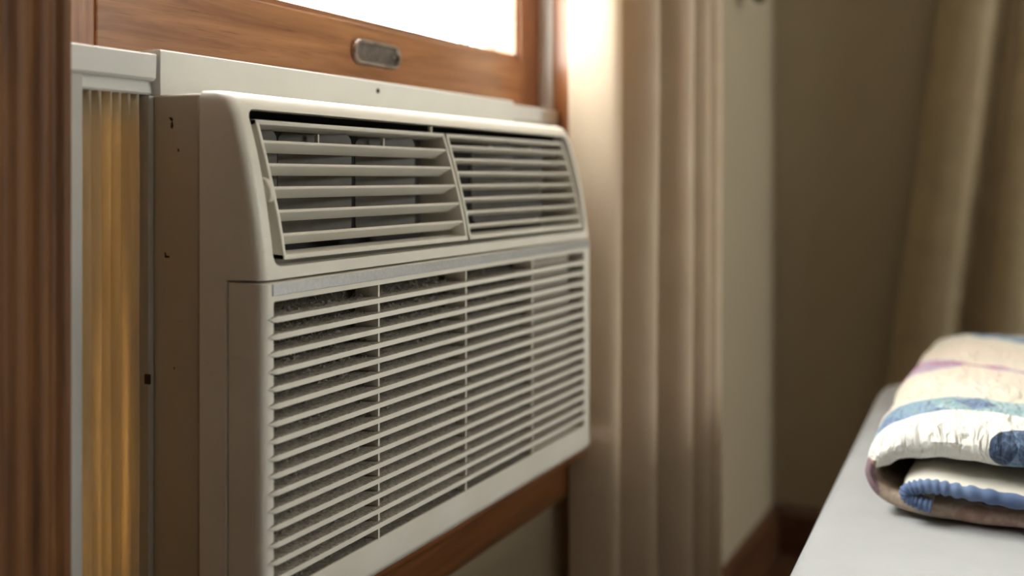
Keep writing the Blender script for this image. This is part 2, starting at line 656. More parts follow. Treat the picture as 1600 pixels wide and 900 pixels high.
# glazing bead round the pane, room side
m = MB()
for a, b_, c, d in ((RL, RR, RT, RT + 0.007), (RL, RL + 0.007, RT, ST - 0.045), (RR - 0.007, RR, RT, ST - 0.045)):
    m.box(a, b_, 0.646, 0.6575, c, d)
m.build('glazing_bead', M['sash_h'], win, smooth=0)
# upper sash and the white storm frame outside it
for a, b_, c, d in ((SXL, SXL + 0.05, 0.76, 0.98), (SXR - 0.05, SXR, 0.76, 0.98), (SXL, SXR, 0.74, 0.79), (SXL, SXR, 0.93, 0.98)):
    MB().box(a, b_, 0.68, 0.71, c, d).build('upper_sash_bar', M['sash_v'], win, smooth=0)
MB().box(SXL + 0.05, SXR - 0.05, 0.694, 0.697, 0.79, 0.93).build('pane', M['glass'], win, smooth=0)
for a, b_, c, d in ((1.315, 1.3405, -0.33, 0.98), (SXL, SXL + 0.03, -0.33, 0.98)):
    MB().box(a, b_, 0.716, 0.738, c, d).build('storm_frame', M['outside_white'], win, smooth=0, bevel=0.002)
MB().box(1.272, 1.284, 0.722, 0.738, 0.10, 0.98).build('storm_frame', M['outside_white'], win, smooth=0, bevel=0.002)

# flush finger pull in the bottom rail
lift = MB()
LX0, LX1, LH0, LH1 = 0.880, 0.968, 0.1205, 0.1475


def stad(ins, y, r=0.0125):
    return [P(x, y, h) for x, h in rrect(LX0 + ins, LX1 - ins, LH0 + ins, LH1 - ins, max(0.002, r - ins), 6)]


lift.loft([stad(0, 0.6398), stad(0.0002, 0.6360), stad(0.0012, 0.6345), stad(0.0035, 0.6345), stad(0.0045, 0.6360), stad(0.0052, 0.6393)], False, False)
lf = lift.build('sash_lift', M['bronze'], win)
lf['label'] = 'dark bronze finger pull with rounded ends'
MB().loft([stad(0.0040, 0.6398), stad(0.0044, 0.6390)]).build('recess', M['bronze_dark'], lf)
for sx in (LX0 + 0.0095, LX1 - 0.0095):
    ring = lambda y, r: [P(sx + r * math.cos(t), y, 0.134 + r * math.sin(t)) for t in [2 * math.pi * k / 12 for k in range(12)]]
    MB().loft([ring(0.6392, 0.0034), ring(0.6378, 0.0032), ring(0.6370, 0.002)]).build('screw', M['screw'], lf)

# ---- casings, stool, apron
cas = [(0.4885, 0.600), (0.4885, 0.5800), (0.4868, 0.5770), (0.4830, 0.5760), (0.4795, 0.5775), (0.4775, 0.5805), (0.4750, 0.5815),
       (0.4720, 0.5790), (0.4690, 0.5740), (0.4650, 0.5700), (0.4605, 0.5690), (0.4575, 0.5720), (0.4550, 0.5735), (0.4515, 0.5700),
       (0.4480, 0.5660), (0.4430, 0.5640), (0.4380, 0.5655), (0.4350, 0.5690), (0.4310, 0.5690), (0.4270, 0.5640), (0.4200, 0.5620),
       (0.4020, 0.5620), (0.3980, 0.5650), (0.3980, 0.600)]
cas_r = [(1.8330 - x, y) for x, y in cas]
cas = [(x - 0.0105, y) if i_ in (0, len(cas) - 1) else (x - 0.0105, 0.5715 + (y - 0.5715) * 0.72) for i_, (x, y) in enumerate(cas)]
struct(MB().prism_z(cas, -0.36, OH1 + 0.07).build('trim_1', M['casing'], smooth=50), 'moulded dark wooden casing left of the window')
struct(MB().prism_z(cas_r, -0.36, OH1 + 0.07).build('trim_2', M['sash_v'], smooth=50), 'wooden casing right of the window behind the curtain')
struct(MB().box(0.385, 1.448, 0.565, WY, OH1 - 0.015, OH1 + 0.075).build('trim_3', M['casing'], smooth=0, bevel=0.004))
stool = [(0.74, -0.385), (0.560, -0.385), (0.553, -0.381), (0.551, -0.3725), (0.553, -0.364), (0.560, -0.360), (0.74, -0.360)]
struct(MB().prism_x(stool, 0.36, 1.475).build('trim_4', M['apron'], smooth=50), 'wooden window stool under the air conditioner')
apr = [(WY, -0.385), (0.578, -0.385), (0.578, -0.432), (0.584, -0.4445), (WY, -0.4445)]
struct(MB().prism_x(apr, 0.40, 1.435).build('trim_5', M['apron'], smooth=50), 'wooden apron board below the window stool')

# ---- second window, unseen, added behind the viewer to light the unit's front
w2 = bpy.data.objects.new('fill_window', None)
COL.objects.link(w2)
w2.location = P(2.05, YB, 0.32)
struct(w2, 'small unseen window added behind the viewer as fill light')
for a, b_, c, d in ((1.63, 1.66, 0.32, 1.04), (2.44, 2.47, 0.32, 1.04), (1.66, 2.44, 0.32, 0.35), (1.66, 2.44, 1.01, 1.04), (2.04, 2.06, 0.35, 1.01)):
    MB().box(a, b_, YB - 0.09, YB - 0.04, c, d).build('frame_bar', M['white'], w2, smooth=0)
for a, b_ in ((1.66, 2.04), (2.06, 2.44)):
    MB().box(a, b_, YB - 0.067, YB - 0.063, 0.35, 1.01).build('pane', M['glass'], w2, smooth=0)

# ------------------------------------------------------------------ the air conditioner
AX0, AX1 = 0.5816, 1.200
ac = thing('window_air_conditioner', 'old beige window air conditioner with dusty slatted grille filling the window', 'air conditioner', P(0.891, 0.60, -0.346))

# front bezel (upper part): profile rows lofted with rounded ends
prof = catmull([(0.563, 0.0660), (0.5485, 0.0658), (0.5400, 0.0640), (0.5335, 0.0575), (0.5270, 0.0440), (0.5190, 0.0180), (0.5120, -0.0120),
                (0.5065, -0.0430), (0.5035, -0.0645), (0.5025, -0.0755)], 4)


def front_y(h):
    return interp([(p[1], p[0]) for p in prof][::-1], h)


def ring_row(yf, h, yb=0.563, r=0.0085, ins=0.0, seg=6):
    """horizontal outline: back-left, rounded front-left corner, front-right corner, back-right"""
    r = min(r, max(0.0004, (yb - yf) * 0.9))
    pts = [P(AX0 + ins, yb, h)]
    for k in range(seg + 1):
        a = R(90 * k / seg)
        pts.append(P(AX0 + ins + r - r * math.cos(a), yf + r - r * math.sin(a), h))
    for k in range(seg + 1):
        a = R(90 * (1 - k / seg))
        pts.append(P(AX1 - ins - r + r * math.cos(a), yf + r - r * math.sin(a), h))
    pts.append(P(AX1 - ins, yb, h))
    return pts


def bezel_solid():
    m = MB()
    rows = []
    for y, h in prof[1:]:
        ins = 0.0
        if h > 0.058:
            t = (h - 0.058) / 0.008
            ins = 0.004 * (1 - math.sqrt(max(0, 1 - t * t)))
        rows.append(ring_row(y, h, ins=ins))
    rows.append(ring_row(0.5362, -0.0760, r=0.002))
    rows.append(ring_row(0.5362, -0.3445, r=0.002))
    m.loft(rows)
    return m


OPX0, OPX1, OPH0, OPH1 = 0.5960, 1.1855, -0.0665, 0.0525


def prism_y(loop, y0, y1):
    return MB().loft([[P(x, y0, h) for x, h in loop], [P(x, y1, h) for x, h in loop]])


bez = bezel_solid().build('front_bezel', M['plastic'], ac)
ct = prism_y(rrect(OPX0, OPX1, OPH0, OPH1, 0.009), 0.45, 0.62).build('cutter', None)
cut(bez, [ct])
bv = bez.modifiers.new('bevel', 'BEVEL')
bv.width = 0.0012
bv.segments = 2
bv.limit_method = 'ANGLE'
bv.angle_limit = R(50)

# steel cabinet behind the seam
cab = MB().box(AX0 + 0.0022, AX1 - 0.0022, 0.5654, 1.00, -0.3420, 0.0645).build('cabinet', M['steel'], ac, smooth=0)
ct = prism_y(rrect(OPX0, OPX1, OPH0, OPH1, 0.009), 0.45, 0.612).build('cutter', None)
cut(cab, [ct])
bv = cab.modifiers.new('bevel', 'BEVEL')
bv.width = 0.0022
bv.segments = 3
bv.limit_method = 'ANGLE'
bv.angle_limit = R(50)
# dark liner of the air outlet
m = MB()
lin = rrect(OPX0 + 0.0008, OPX1 - 0.0008, OPH0 + 0.0008, OPH1 - 0.0008, 0.008)
m.loft([[P(x, 0.545, h) for x, h in lin], [P(x, 0.610, h) for x, h in lin]], False, True)
m.build('outlet_liner', M['dark'], ac)

# louvre cassettes
cas_prof = catmull([(0.5330, 0.0450), (0.5235, 0.0150), (0.5150, -0.0150), (0.5090, -0.0400), (0.5050, -0.0620)], 5)


def cas_y(h):
    return interp([(p[1], p[0]) for p in cas_prof][::-1], h)


def cassette(x0, x1, nslat, rel, seedv, label):
    m = MB()
    side = [(y, h) for y, h in cas_prof] + [(0.560, -0.0620), (0.560, 0.0450)]
    t = 0.0034
    m.prism_x(side, x0, x0 + t)
    m.prism_x(side, x1 - t, x1)
    yt, yb_ = cas_prof[0][0], cas_prof[-1][0]
    m.prism_x([(yt, 0.0450), (yt - 0.0008, 0.0432), (yt, 0.0412), (yt + 0.020, 0.0380), (yt + 0.022, 0.0412), (yt + 0.012, 0.0450)], x0, x1)
    m.prism_x([(yb_, -0.0620), (yb_ - 0.0003, -0.0600), (yb_ + 0.0005, -0.0578), (yb_ + 0.022, -0.0570), (yb_ + 0.022, -0.0620)], x0, x1)
    fr = m.build('louvre_frame', M['plastic'], ac, smooth=30, bevel=0.0005, seg=1)
    fr['label'] = label
    rnd = random.Random(seedv)
    hs = [0.0450 + (-0.1070) * (k + 1) / (nslat + 1) for k in range(nslat)]
    for k, h in enumerate(hs):
        y = cas_y(h) + 0.0012
        dz = rel * 1.0
        # blade: rounded front edge, dropping towards the back
        sl = [(y, h + 0.0008), (y + 0.0009, h + 0.0019), (y + 0.0024, h + 0.0019), (y + 0.0135, h - dz * 0.0062),
              (y + 0.0128, h - dz * 0.0076), (y + 0.0012, h - 0.0010), (y + 0.0001, h - 0.0002)]
        s = MB().prism_x(sl, x0 + t - 0.0005, x1 - t + 0.0005).build('louvre_slat', M['plastic'], fr, smooth=40)
    return fr


fl_ = cassette(0.6095, 0.8905, 5, 1.0, 1, 'left louvre with five wide slats')
fr_ = cassette(0.8945, 1.1800, 7, 0.55, 2, 'right louvre with seven narrow slats')

# upright deflector vanes behind the slats
def vane(parent, x, wdt, ang):
    lp = rrect(-wdt / 2, wdt / 2, -0.052, 0.040, 0.010, 4)
    ca, sa = math.cos(R(ang)), math.sin(R(ang))
    v0 = [P(x + u * ca, 0.557 + u * sa, h) for u, h in lp]
    v1 = [P(x + u * ca + 0.0018 * sa, 0.557 + u * sa - 0.0018 * ca, h) for u, h in lp]
    return MB().loft([v0, v1]).build('deflector_vane', M['vane'], parent)


for x, wv in ((0.628, 0.050), (0.7125, 0.074), (0.820, 0.070)):
    vane(fl_, x, wv, -20)
for x, wv in ((1.037, 0.062), (1.120, 0.056)):
    vane(fr_, x, wv, -22)
# small pins carrying the slats at the top and the catch at the left edge
for px, py, ha, hb_, par in ((0.706, 0.5475, 0.028, 0.0375, fl_), (0.805, 0.5475, 0.028, 0.0375, fl_), (0.872, 0.5360, 0.0440, 0.0515, fl_), (1.02, 0.5475, 0.028, 0.037, fr_), (1.12, 0.5475, 0.028, 0.037, fr_)):
    MB().prism_z([(px - 0.0011, py), (px + 0.0011, py), (px + 0.0011, py + 0.004), (px - 0.0011, py + 0.004)], ha, hb_).build('pivot_pin', M['plastic'], par, smooth=0, bevel=0.0004)
lat = [(0.529, -0.004), (0.524, 0.001), (0.5185, -0.001), (0.5135, -0.008), (0.5128, -0.014), (0.5155, -0.0185), (0.523, -0.019), (0.529, -0.016)]
MB().prism_x(lat, 0.6035, 0.6095).build('catch', M['plastic'], fl_, smooth=50, bevel=0.0012)

# blue-grey strip
sy = 0.5008
m = MB().box(0.5915, 1.1925, 0.5004, 0.506, -0.0872, -0.0782)
m.build('trim_strip', M['strip'], ac, smooth=0, bevel=0.0004)['label'] = 'blue-grey metallic strip above the grille'

# grille panel: rounded outline, opening cut, slats and ribs
GX0, GX1, GH0, GH1 = 0.5935, 1.1765, -0.3095, -0.0918
rows = []
for h, ins, dy in ((-0.3462, 0.0050, 0.0135), (-0.3452, 0.0028, 0.0105), (-0.3440, 0.0012, 0.0085), (-0.3380, 0.0004, 0.0020), (-0.3355, 0.0, 0.0004), (-0.3330, 0.0, 0.0), (-0.0782, 0, 0.0), (-0.0777, 0.0005, 0.0006)):
    rows.append(ring_row(0.5012 + dy, h, yb=0.5346, r=0.0085, ins=ins))
gp = MB().loft(rows).build('grille_panel', M['plastic'], ac)
loopf = rrect(GX0, GX1, GH0, GH1, 0.0015, 2)
ct = MB().loft([[P(x, 0.49, h) for x, h in loopf], [P(x, 0.545, h) for x, h in loopf]]).build('cutter', None)
cut(gp, [ct])
bv = gp.modifiers.new('bevel', 'BEVEL')
bv.width = 0.0006
bv.segments = 1
bv.limit_method = 'ANGLE'
bv.angle_limit = R(60)
MB().box(GX0, GX1, 0.5270, 0.5346, GH0, GH1).build('filter', M['filter'], gp, smooth=0)['label'] = 'dark filter clogged with grey lint'
NS = 16
pitch = (GH1 - GH0) / (NS + 1)
slat_me = None
e = 0.0058
for k in range(NS):
    h = GH1 - pitch * (k + 1)
    if slat_me is None:
        m = MB()
        pf = lambda f, hh: [(f, hh - 0.0022), (f - 0.0003, hh), (f, hh + 0.0020), (f + 0.0010, hh + 0.0026), (0.5232, hh + 0.0019), (0.5232, hh - 0.0002), (f + 0.0016, hh - 0.0026)]
        loops = []
        for x, f, sc_ in ((GX0 - e, 0.5013, 0.25), (GX0 - 0.001, 0.4988, 0.9), (GX0 + 0.002, 0.4986, 1.0), (GX1 - 0.002, 0.4986, 1.0), (GX1 + 0.001, 0.4988, 0.9), (GX1 + e, 0.5013, 0.25)):
            loops.append([P(x, y, h + (hh - h) * sc_) for y, hh in pf(f, h)])
        m.loft(loops)
        so = m.build('grille_slat', M['slat'], gp, smooth=40, origin=P(0.885, 0.51, h))
        slat_me = so.data
    else:
        so = link('grille_slat', slat_me, None, gp, P(0.885, 0.51, h) - offset_of(gp))
for x in (0.7300, 0.8810, 1.0310):
    MB().box(x - 0.0011, x + 0.0011, 0.5018, 0.5250, GH0 - 0.001, GH1 + 0.001).build('grille_rib', M['plastic'], gp, smooth=0)
# closed-off bay at the far end, just behind the slats
MB().box(1.0330, 1.1640, 0.5180, 0.5265, GH0, GH1).build('blanking_plate', M['plastic_in'], gp, smooth=0)

# lint clinging to the slats and filter (countless): short curled fibres and clumps
m = MB()
rnd = random.Random(11)
for i in range(9000):
    k = rnd.randrange(NS + 1)
    h = GH1 - pitch * (k + 1) + 0.0022 if k < NS else GH0 + 0.0003
    x = GX0 + 0.003 + (1.03 - GX0) * (rnd.random() ** 1.15)
    if x > 1.028:
        continue
    dens = noise.noise(Vector((x * 26, k * 1.7, 3.1)))
    if dens < -0.22 + 0.2 * rnd.random():
        continue
    y = 0.5045 + 0.0185 * (rnd.random() ** 0.7)
    L = rnd.uniform(0.0015, 0.0065)
    a = rnd.uniform(0, 6.28)
    p = P(x, y, h)
    d = Vector((math.cos(a), math.sin(a) * 0.5, rnd.uniform(0.0, 0.75))).normalized()
    c = Vector((rnd.uniform(-1, 1), rnd.uniform(-1, 1), rnd.uniform(-0.3, 0.9))) * L * 0.45
    wd = Vector((rnd.uniform(-1, 1), rnd.uniform(-1, 1), rnd.uniform(-0.2, 1))).normalized() * rnd.uniform(0.00015, 0.00045)
    q = p + d * L * 0.5 + c
    r_ = p + d * L + c * 0.4
    m.add([p - wd, p + wd, q - wd, q + wd, r_], [(0, 1, 3, 2), (2, 3, 4)])
for i in range(1700):
    k = rnd.randrange(NS + 1)
    h = GH1 - pitch * (k + 1) + 0.0020 if k < NS else GH0
    x = GX0 + 0.004 + (1.02 - GX0) * rnd.random()
    if x > 1.026 or noise.noise(Vector((x * 22, k * 2.3, 9.0))) < -0.05:
        continue
    y = 0.507 + 0.0155 * (rnd.random() ** 0.6)
    rx, ry, rz = rnd.uniform(0.0010, 0.0050), rnd.uniform(0.0008, 0.0026), rnd.uniform(0.0006, 0.0030)
    vs = []
    for t in range(7):
        a = t / 7 * 6.283
        j = rnd.uniform(0.6, 1.25)
        vs.append(P(x + rx * j * math.cos(a), y + ry * j * math.sin(a), h - 0.0003))
    vs.append(P(x + rnd.uniform(-.3, .3) * rx, y, h + rz))
    m.add(vs, [(t, (t + 1) % 7, 7) for t in range(7)])
for i in range(2600):
    x = GX0 + 0.003 + (1.025 - GX0) * rnd.random()
    h = GH0 + (GH1 - GH0) * (1 - rnd.random() ** 1.6)
    if noise.noise(Vector((x * 24, h * 40, 5.0))) < -0.1:
        continue
    p = P(x, 0.5268, h)
    L = rnd.uniform(0.002, 0.006)
    a = rnd.uniform(0, 6.28)
    d = Vector((math.cos(a), -rnd.uniform(0.1, 0.9), math.sin(a)))
    wd = Vector((-math.sin(a), 0, math.cos(a))) * rnd.uniform(0.0002, 0.0006)
    q = p + d * L * 0.5 + Vector((0, 0, -0.0006))
    m.add([p - wd, p + wd, q - wd, q + wd, p + d * L], [(0, 1, 3, 2), (2, 3, 4)])
m.box(GX0, 1.0300, 0.5030, 0.5265, GH0 - 0.0004, GH0 + 0.0005)
d_ = m.build('lint', M['dust'], gp, smooth=0, recalc=False)
d_['kind'] = 'stuff'
d_['label'] = 'grey lint and dust caught on the slats'

# paint chips and scuffs on the cabinet side
def chip(x, pts):
    cy, ch = sum(p[0] for p in pts) / len(pts), sum(p[1] for p in pts) / len(pts)
    pts = [(cy + (y - cy) * 1.35, ch + (h - ch) * 1.35) for y, h in pts]
    """pts: (y,h) outline on the left side, a flake-deep mark"""
    v0 = [P(x + 0.0003, y, h) for y, h in pts]
    v1 = [P(x - 0.0002, y, h) for y, h in pts]
    return MB().loft([v0, v1]).build('paint_chip', M['chip'], ac, smooth=0)


cx_ = AX0 + 0.0022
chip(cx_, [(0.5960, 0.0465), (0.5935, 0.0462), (0.5925, 0.0448), (0.5938, 0.0440), (0.5950, 0.0452)])
chip(cx_, [(0.5942, 0.0418), (0.5930, 0.0430), (0.5922, 0.0405), (0.5930, 0.0385), (0.5943, 0.0392)])
chip(cx_, [(0.5874, 0.0222), (0.5862, 0.0220), (0.5860, 0.0205), (0.5870, 0.0203)])
chip(cx_, [(0.6005, -0.0585), (0.5995, -0.0582), (0.5993, -0.0600), (0.5968, -0.0602), (0.5966, -0.0612), (0.6003, -0.0614)])
chip(cx_, [(0.5915, -0.1460), (0.5908, -0.1459), (0.5908, -0.1472), (0.5914, -0.1472)])

# mounting rail on top, against the sash
rail = MB().prism_x([(0.6395, 0.0645), (0.6395, 0.1000), (0.6100, 0.1006), (0.6086, 0.0994), (0.6086, 0.0645)], 0.5866, 1.1940)
ra = rail.build('mounting_rail', M['white'], ac, smooth=0, bevel=0.0006)
ra['label'] = 'white painted metal rail along the top'
ring = lambda y, r: [P(0.8832 + r * math.cos(t), y, 0.0905 + r * math.sin(t)) for t in [2 * math.pi * k / 12 for k in range(12)]]
MB().loft([ring(0.6090, 0.0026), ring(0.6076, 0.0024), ring(0.6070, 0.0014)]).build('screw', M['chip'], ra)

# ------------------------------------------------------------------ accordion side panels
def accordion(x0, x1, label, n, clip):
    t = thing('accordion_side_panel', label, 'side panel', P((x0 + x1) / 2, 0.63, -0.36), 'accordion panels beside the air conditioner')
    left = x0 < 0.8
    ra_, rb = (x0, x0 + 0.0290) if left else (x1 - 0.0290, x1)
    # frame rail against the jamb: stepped channel
    y0 = 0.6150
    pr = [(ra_, 0.639), (ra_, y0 + 0.003), (ra_ + 0.002, y0), (ra_ + 0.0085, y0), (ra_ + 0.0095, y0 + 0.0015), (ra_ + 0.0115, y0 + 0.0015), (ra_ + 0.0125, y0),
          (rb - 0.002, y0), (rb, y0 + 0.003), (rb, 0.639)]
    MB().prism_z(pr, -0.359, 0.0885).build('frame_rail', M['track'], t, smooth=30)
    # top channel with a rolled lip
    ca, cb = (x0 + 0.0065, 0.5846) if left else (1.1945, x1 - 0.004)
    y0 = 0.6125
    pr = [(0.6395, 0.0965), (y0 - 0.001, 0.0965), (y0 - 0.002, 0.0955), (y0 - 0.0012, 0.0778), (y0 + 0.0005, 0.0758), (y0 + 0.0042, 0.0750), (y0 + 0.0046, 0.0738),
          (y0 + 0.0038, 0.0722), (y0 + 0.0030, 0.0664), (y0 + 0.0044, 0.0648), (0.6395, 0.0648)]
    tc = MB().prism_x(pr, ca, cb).build('top_channel', M['white'], t, smooth=30)
    # pleated sheet
    pa, pb = (rb - 0.001, AX0 + 0.001) if left else (AX1 + 0.001, ra_ + 0.001)
    pts = []
    for k in range(2 * n + 1):
        u = k / (2 * n)
        yy = 0.6175 if k % 2 == 0 else 0.6365
        pts.append((pa + (pb - pa) * u, yy))
    rnd = random.Random(5)
    hs = [0.066 + (-0.359 - 0.066) * i / 14 for i in range(15)]
    V, F = [], []
    fine = []
    for i in range(len(pts) - 1):
        (xa, ya), (xb, yb_) = pts[i], pts[i + 1]
        for s in range(5):
            u = s / 5
            q = u + 0.09 * math.sin(2 * math.pi * u)
            fine.append((xa + (xb - xa) * u, ya + (yb_ - ya) * (3 * u * u - 2 * u ** 3), i + u))
    fine.append((*pts[-1], len(pts) - 1))
    for i, h in enumerate(hs):
        for x, y, u in fine:
            ww = noise.noise(Vector((u * 0.6, h * 6, 1.0))) * 0.0018
            V.append(P(x + ww * (0 if u in (0, len(pts) - 1) else 1), y + noise.noise(Vector((u, h * 9, 4.0))) * 0.0007, h))
    nn = len(fine)
    for i in range(len(hs) - 1):
        for j in range(nn - 1):
            F.append((i * nn + j, i * nn + j + 1, (i + 1) * nn + j + 1, (i + 1) * nn + j))
    o = build('pleated_sheet', V, F, M['pleat'], t, smooth=80, recalc=False)
    sd = o.modifiers.new('thickness', 'SOLIDIFY')
    sd.thickness = 0.0005
    # slim rail clipped to the cabinet side
    xa = (AX0 - 0.0034) if left else (AX1 - 0.0018)
    MB().box(xa, xa + 0.0052, 0.6120, 0.639, -0.345, 0.064).build('cabinet_rail', M['track'], t, smooth=0, bevel=0.0008)
    if clip:
        MB().box(xa - 0.0012, xa + 0.0006, 0.6100, 0.6160, -0.1600, -0.1520).build('clip', M['chip'], t, smooth=0, bevel=0.0008)
    return t


accordion(JL + 0.0045, AX0, 'pleated ivory side panel glowing gold between left casing and air conditioner', 7, True)
accordion(AX1, JR - 0.0045, 'pleated ivory side panel right of the air conditioner, mostly hidden behind it', 8, False)

# ------------------------------------------------------------------ curtains
def curtain(name, label, pts, hs, shape, mat, thick=0.0016, origin=None):
    """pts: plan polyline; shape(u,h,p) -> displaced plan point"""
    fine = catmull(pts, 8)
    nn = len(fine)
    V, F = [], []
    for h in hs:
        for j, p in enumerate(fine):
            x, y = shape(j / (nn - 1), h, p)
            V.append(P(x, y, h))
    for i in range(len(hs) - 1):
        for j in range(nn - 1):
            F.append((i * nn + j, i * nn + j + 1, (i + 1) * nn + j + 1, (i + 1) * nn + j))
    o = build(name, V, F, mat, None, smooth=85, recalc=False, origin=origin)
    s = o.modifiers.new('thickness', 'SOLIDIFY')
    s.thickness = thick
    s.offset = 0
    tag(o, label, 'curtain')
    return o


def sh_main(u, h, p):
    k = (0.45 - h)
    wv = noise.noise(Vector((u * 5.0, h * 0.9, 2.0))) * 0.010 * min(1.6, max(0.3, k + 0.3))
    return p[0] - 0.012 * k * (1 - u) + wv, p[1] + noise.noise(Vector((u * 6.0, h * 1.1, 7.0))) * 0.008


main_pts = [(1.303, 0.576), (1.307, 0.560), (1.313, 0.536), (1.321, 0.518), (1.333, 0.513), (1.344, 0.526), (1.352, 0.556), (1.368, 0.578),
            (1.386, 0.572), (1.397, 0.545), (1.405, 0.512), (1.414, 0.493), (1.425, 0.489), (1.434, 0.502), (1.440, 0.535), (1.450, 0.556),
            (1.462, 0.545), (1.467, 0.505), (1.473, 0.472), (1.482, 0.458), (1.493, 0.460), (1.500, 0.485), (1.506, 0.530), (1.518, 0.548),
            (1.530, 0.530), (1.536, 0.485), (1.543, 0.460), (1.552, 0.452), (1.562, 0.462), (1.568, 0.500), (1.578, 0.530), (1.590, 0.515),
            (1.598, 0.475), (1.607, 0.455), (1.618, 0.451), (1.630, 0.462), (1.638, 0.500), (1.646, 0.530)]
HS = [1.195 - i * (1.195 + 0.93) / 40 for i in range(41)]
curtain('curtain', 'long cream linen curtain hanging in folds right beside the air conditioner', main_pts, HS, sh_main, M['curtain'], origin=P(1.6, 0.54, -0.93))

far_pts = [(2.600, 0.250), (2.575, 0.235), (2.560, 0.200), (2.555, 0.165), (2.560, 0.135), (2.590, 0.112), (2.618, 0.095), (2.622, 0.080), (2.600, 0.066),
           (2.570, 0.055), (2.555, 0.030), (2.560, -0.010), (2.590, -0.030), (2.615, -0.050), (2.600, -0.09), (2.565, -0.12), (2.56, -0.18), (2.60, -0.22)]


def sh_far(u, h, p):
    return p[0] + noise.noise(Vector((u * 5, h, 12.0))) * 0.006, p[1] + 0.125 * (0.05 - h) * (1 - 0.35 * u) + noise.noise(Vector((u * 5, h * 0.8, 17.0))) * 0.006


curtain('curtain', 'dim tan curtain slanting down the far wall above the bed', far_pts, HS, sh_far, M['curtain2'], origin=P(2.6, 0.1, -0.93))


def rod(label, a, b_, parts):
    t = thing('curtain_rod', label, 'curtain rod', a)
    MB().tube([a, b_], 0.009, 12).build('pole', M['black_metal'], t)
    for p, d in ((a, (a - b_).normalized()), (b_, (b_ - a).normalized())):
        MB().tube([p, p + d * 0.006, p + d * 0.016, p + d * 0.03, p + d * 0.038], [0.010, 0.016, 0.021, 0.016, 0.004], 14).build('finial', M['black_metal'], t, smooth=80)
    for q, wallp in parts:
        MB().tube([q, wallp], 0.006, 10).build('bracket', M['black_metal'], t)


rod('black curtain rod above the window, out of view', P(0.30, 0.510, 1.205), P(1.95, 0.510, 1.205), [(P(0.40, 0.510, 1.205), P(0.40, WY, 1.205)), (P(1.92, 0.510, 1.205), P(1.92, WY, 1.205))])
rod('black curtain rod on the far wall, out of view', P(2.585, 0.20, 1.205), P(2.585, -0.9, 1.205), [(P(2.585, 0.15, 1.205), P(X1, 0.15, 1.205)), (P(2.585, -0.85, 1.205), P(X1, -0.85, 1.205))])
hb = thing('curtain_holdback', 'black knob on the wall near the corner, cut by the top edge', 'holdback', P(2.30, WY, 0.417))
MB().tube([P(2.30, WY, 0.417), P(2.30, 0.56, 0.417)], 0.007, 10).build('stem', M['black_metal'], hb)
MB().tube([P(2.30, y, 0.417) for y in (0.567, 0.560, 0.552, 0.543, 0.538)], [0.010, 0.022, 0.025, 0.019, 0.004], 18).build('knob', M['black_metal'], hb, smooth=80)

# ------------------------------------------------------------------ bed
BH = -0.33
bed_org = P(1.813, 0.2336, FL)
bed = thing('bed', 'bed with smooth white fitted sheet beside the window wall', 'bed', bed_org)
BL, BW = 1.95, 1.40


def rloop(x0, x1, y0, y1, r, h, seg=6):
    return [P(x, y, h) for x, y in rrect(x0, x1, y0, y1, r, seg)]


bx0, bx1, by1 = bed_org.x - BL, bed_org.x, bed_org.y
by0 = by1 - BW
MB().loft([rloop(bx0 + 0.02, bx1 - 0.02, by0 + 0.02, by1 - 0.02, 0.04, h) for h in (-0.83, -0.60)]).build('base', M['base'], bed, bevel=0.01)
lo = []
for h, i in ((-0.598, 0.02), (-0.59, 0.008), (-0.57, 0.004), (-0.37, 0.004), (-0.348, 0.010), (-0.338, 0.025), (-0.335, 0.045)):
    lo.append(rloop(bx0 + i, bx1 - i, by0 + i, by1 - i, 0.06, h))
MB().loft(lo).build('mattress', M['mattress'], bed)
for lx in (bx0 + 0.08, bx1 - 0.08):
    for ly in (by0 + 0.08, by1 - 0.08):
        MB().loft([[P(lx + r * math.cos(t), ly + r * math.sin(t), h) for t in [6.2832 * k / 10 for k in range(10)]] for h, r in ((FL, 0.018), (-0.828, 0.028))]).build('leg', M['floor'], bed)
bed.rotation_euler = (0, 0, R(2.3))
# fitted sheet: dense top so that it can pucker a little
NXs, NYs = 60, 44
sv, sf = [], []


def sheet_pt(u, v_):
    """superellipse-edged box: u,v in [-1.25,1.25], beyond 1 runs down the sides"""
    def ax(t, half):
        a = max(-1, min(1, t))
        return a * half, max(0, abs(t) - 1)
    x, ex = ax(u, BL / 2)
    y, ey = ax(v_, BW / 2)
    return x, y, max(ex, ey)


m = MB()
lo = []
edge_rows = ((-0.575, 0.0), (-0.50, 0.001), (-0.40, 0.002), (-0.362, 0.003), (-0.347, 0.007), (-0.337, 0.015), (-0.3315, 0.028), (-0.330, 0.045))
for h, i in edge_rows:
    lo.append([p + Vector((noise.noise(p * 5) * 0.002, noise.noise(p * 5 + Vector((9, 0, 0))) * 0.002, 0)) for p in
               [P(x, y, h) for x, y in rrect(bx0 + i - 0.001, bx1 - i + 0.001, by0 + i - 0.001, by1 - i + 0.001, 0.075, 8)]])
m.loft(lo, False, False)
# inset grid of rings for the top, gently uneven
for s in (0.10, 0.2, 0.32, 0.45, 0.58):
    lo.append([P(x, y, BH + 0.0018 * noise.noise(Vector((x * 4, y * 4, 1)))) for x, y in rrect(bx0 + s, bx1 - s, by0 + s, by1 - s, max(0.02, 0.075 - s * 0.1), 8)])
m = MB()
m.loft(lo, False, True)
sh = m.build('fitted_sheet', M['sheet'], bed, smooth=60)
sh['label'] = 'smooth white cotton fitted sheet'

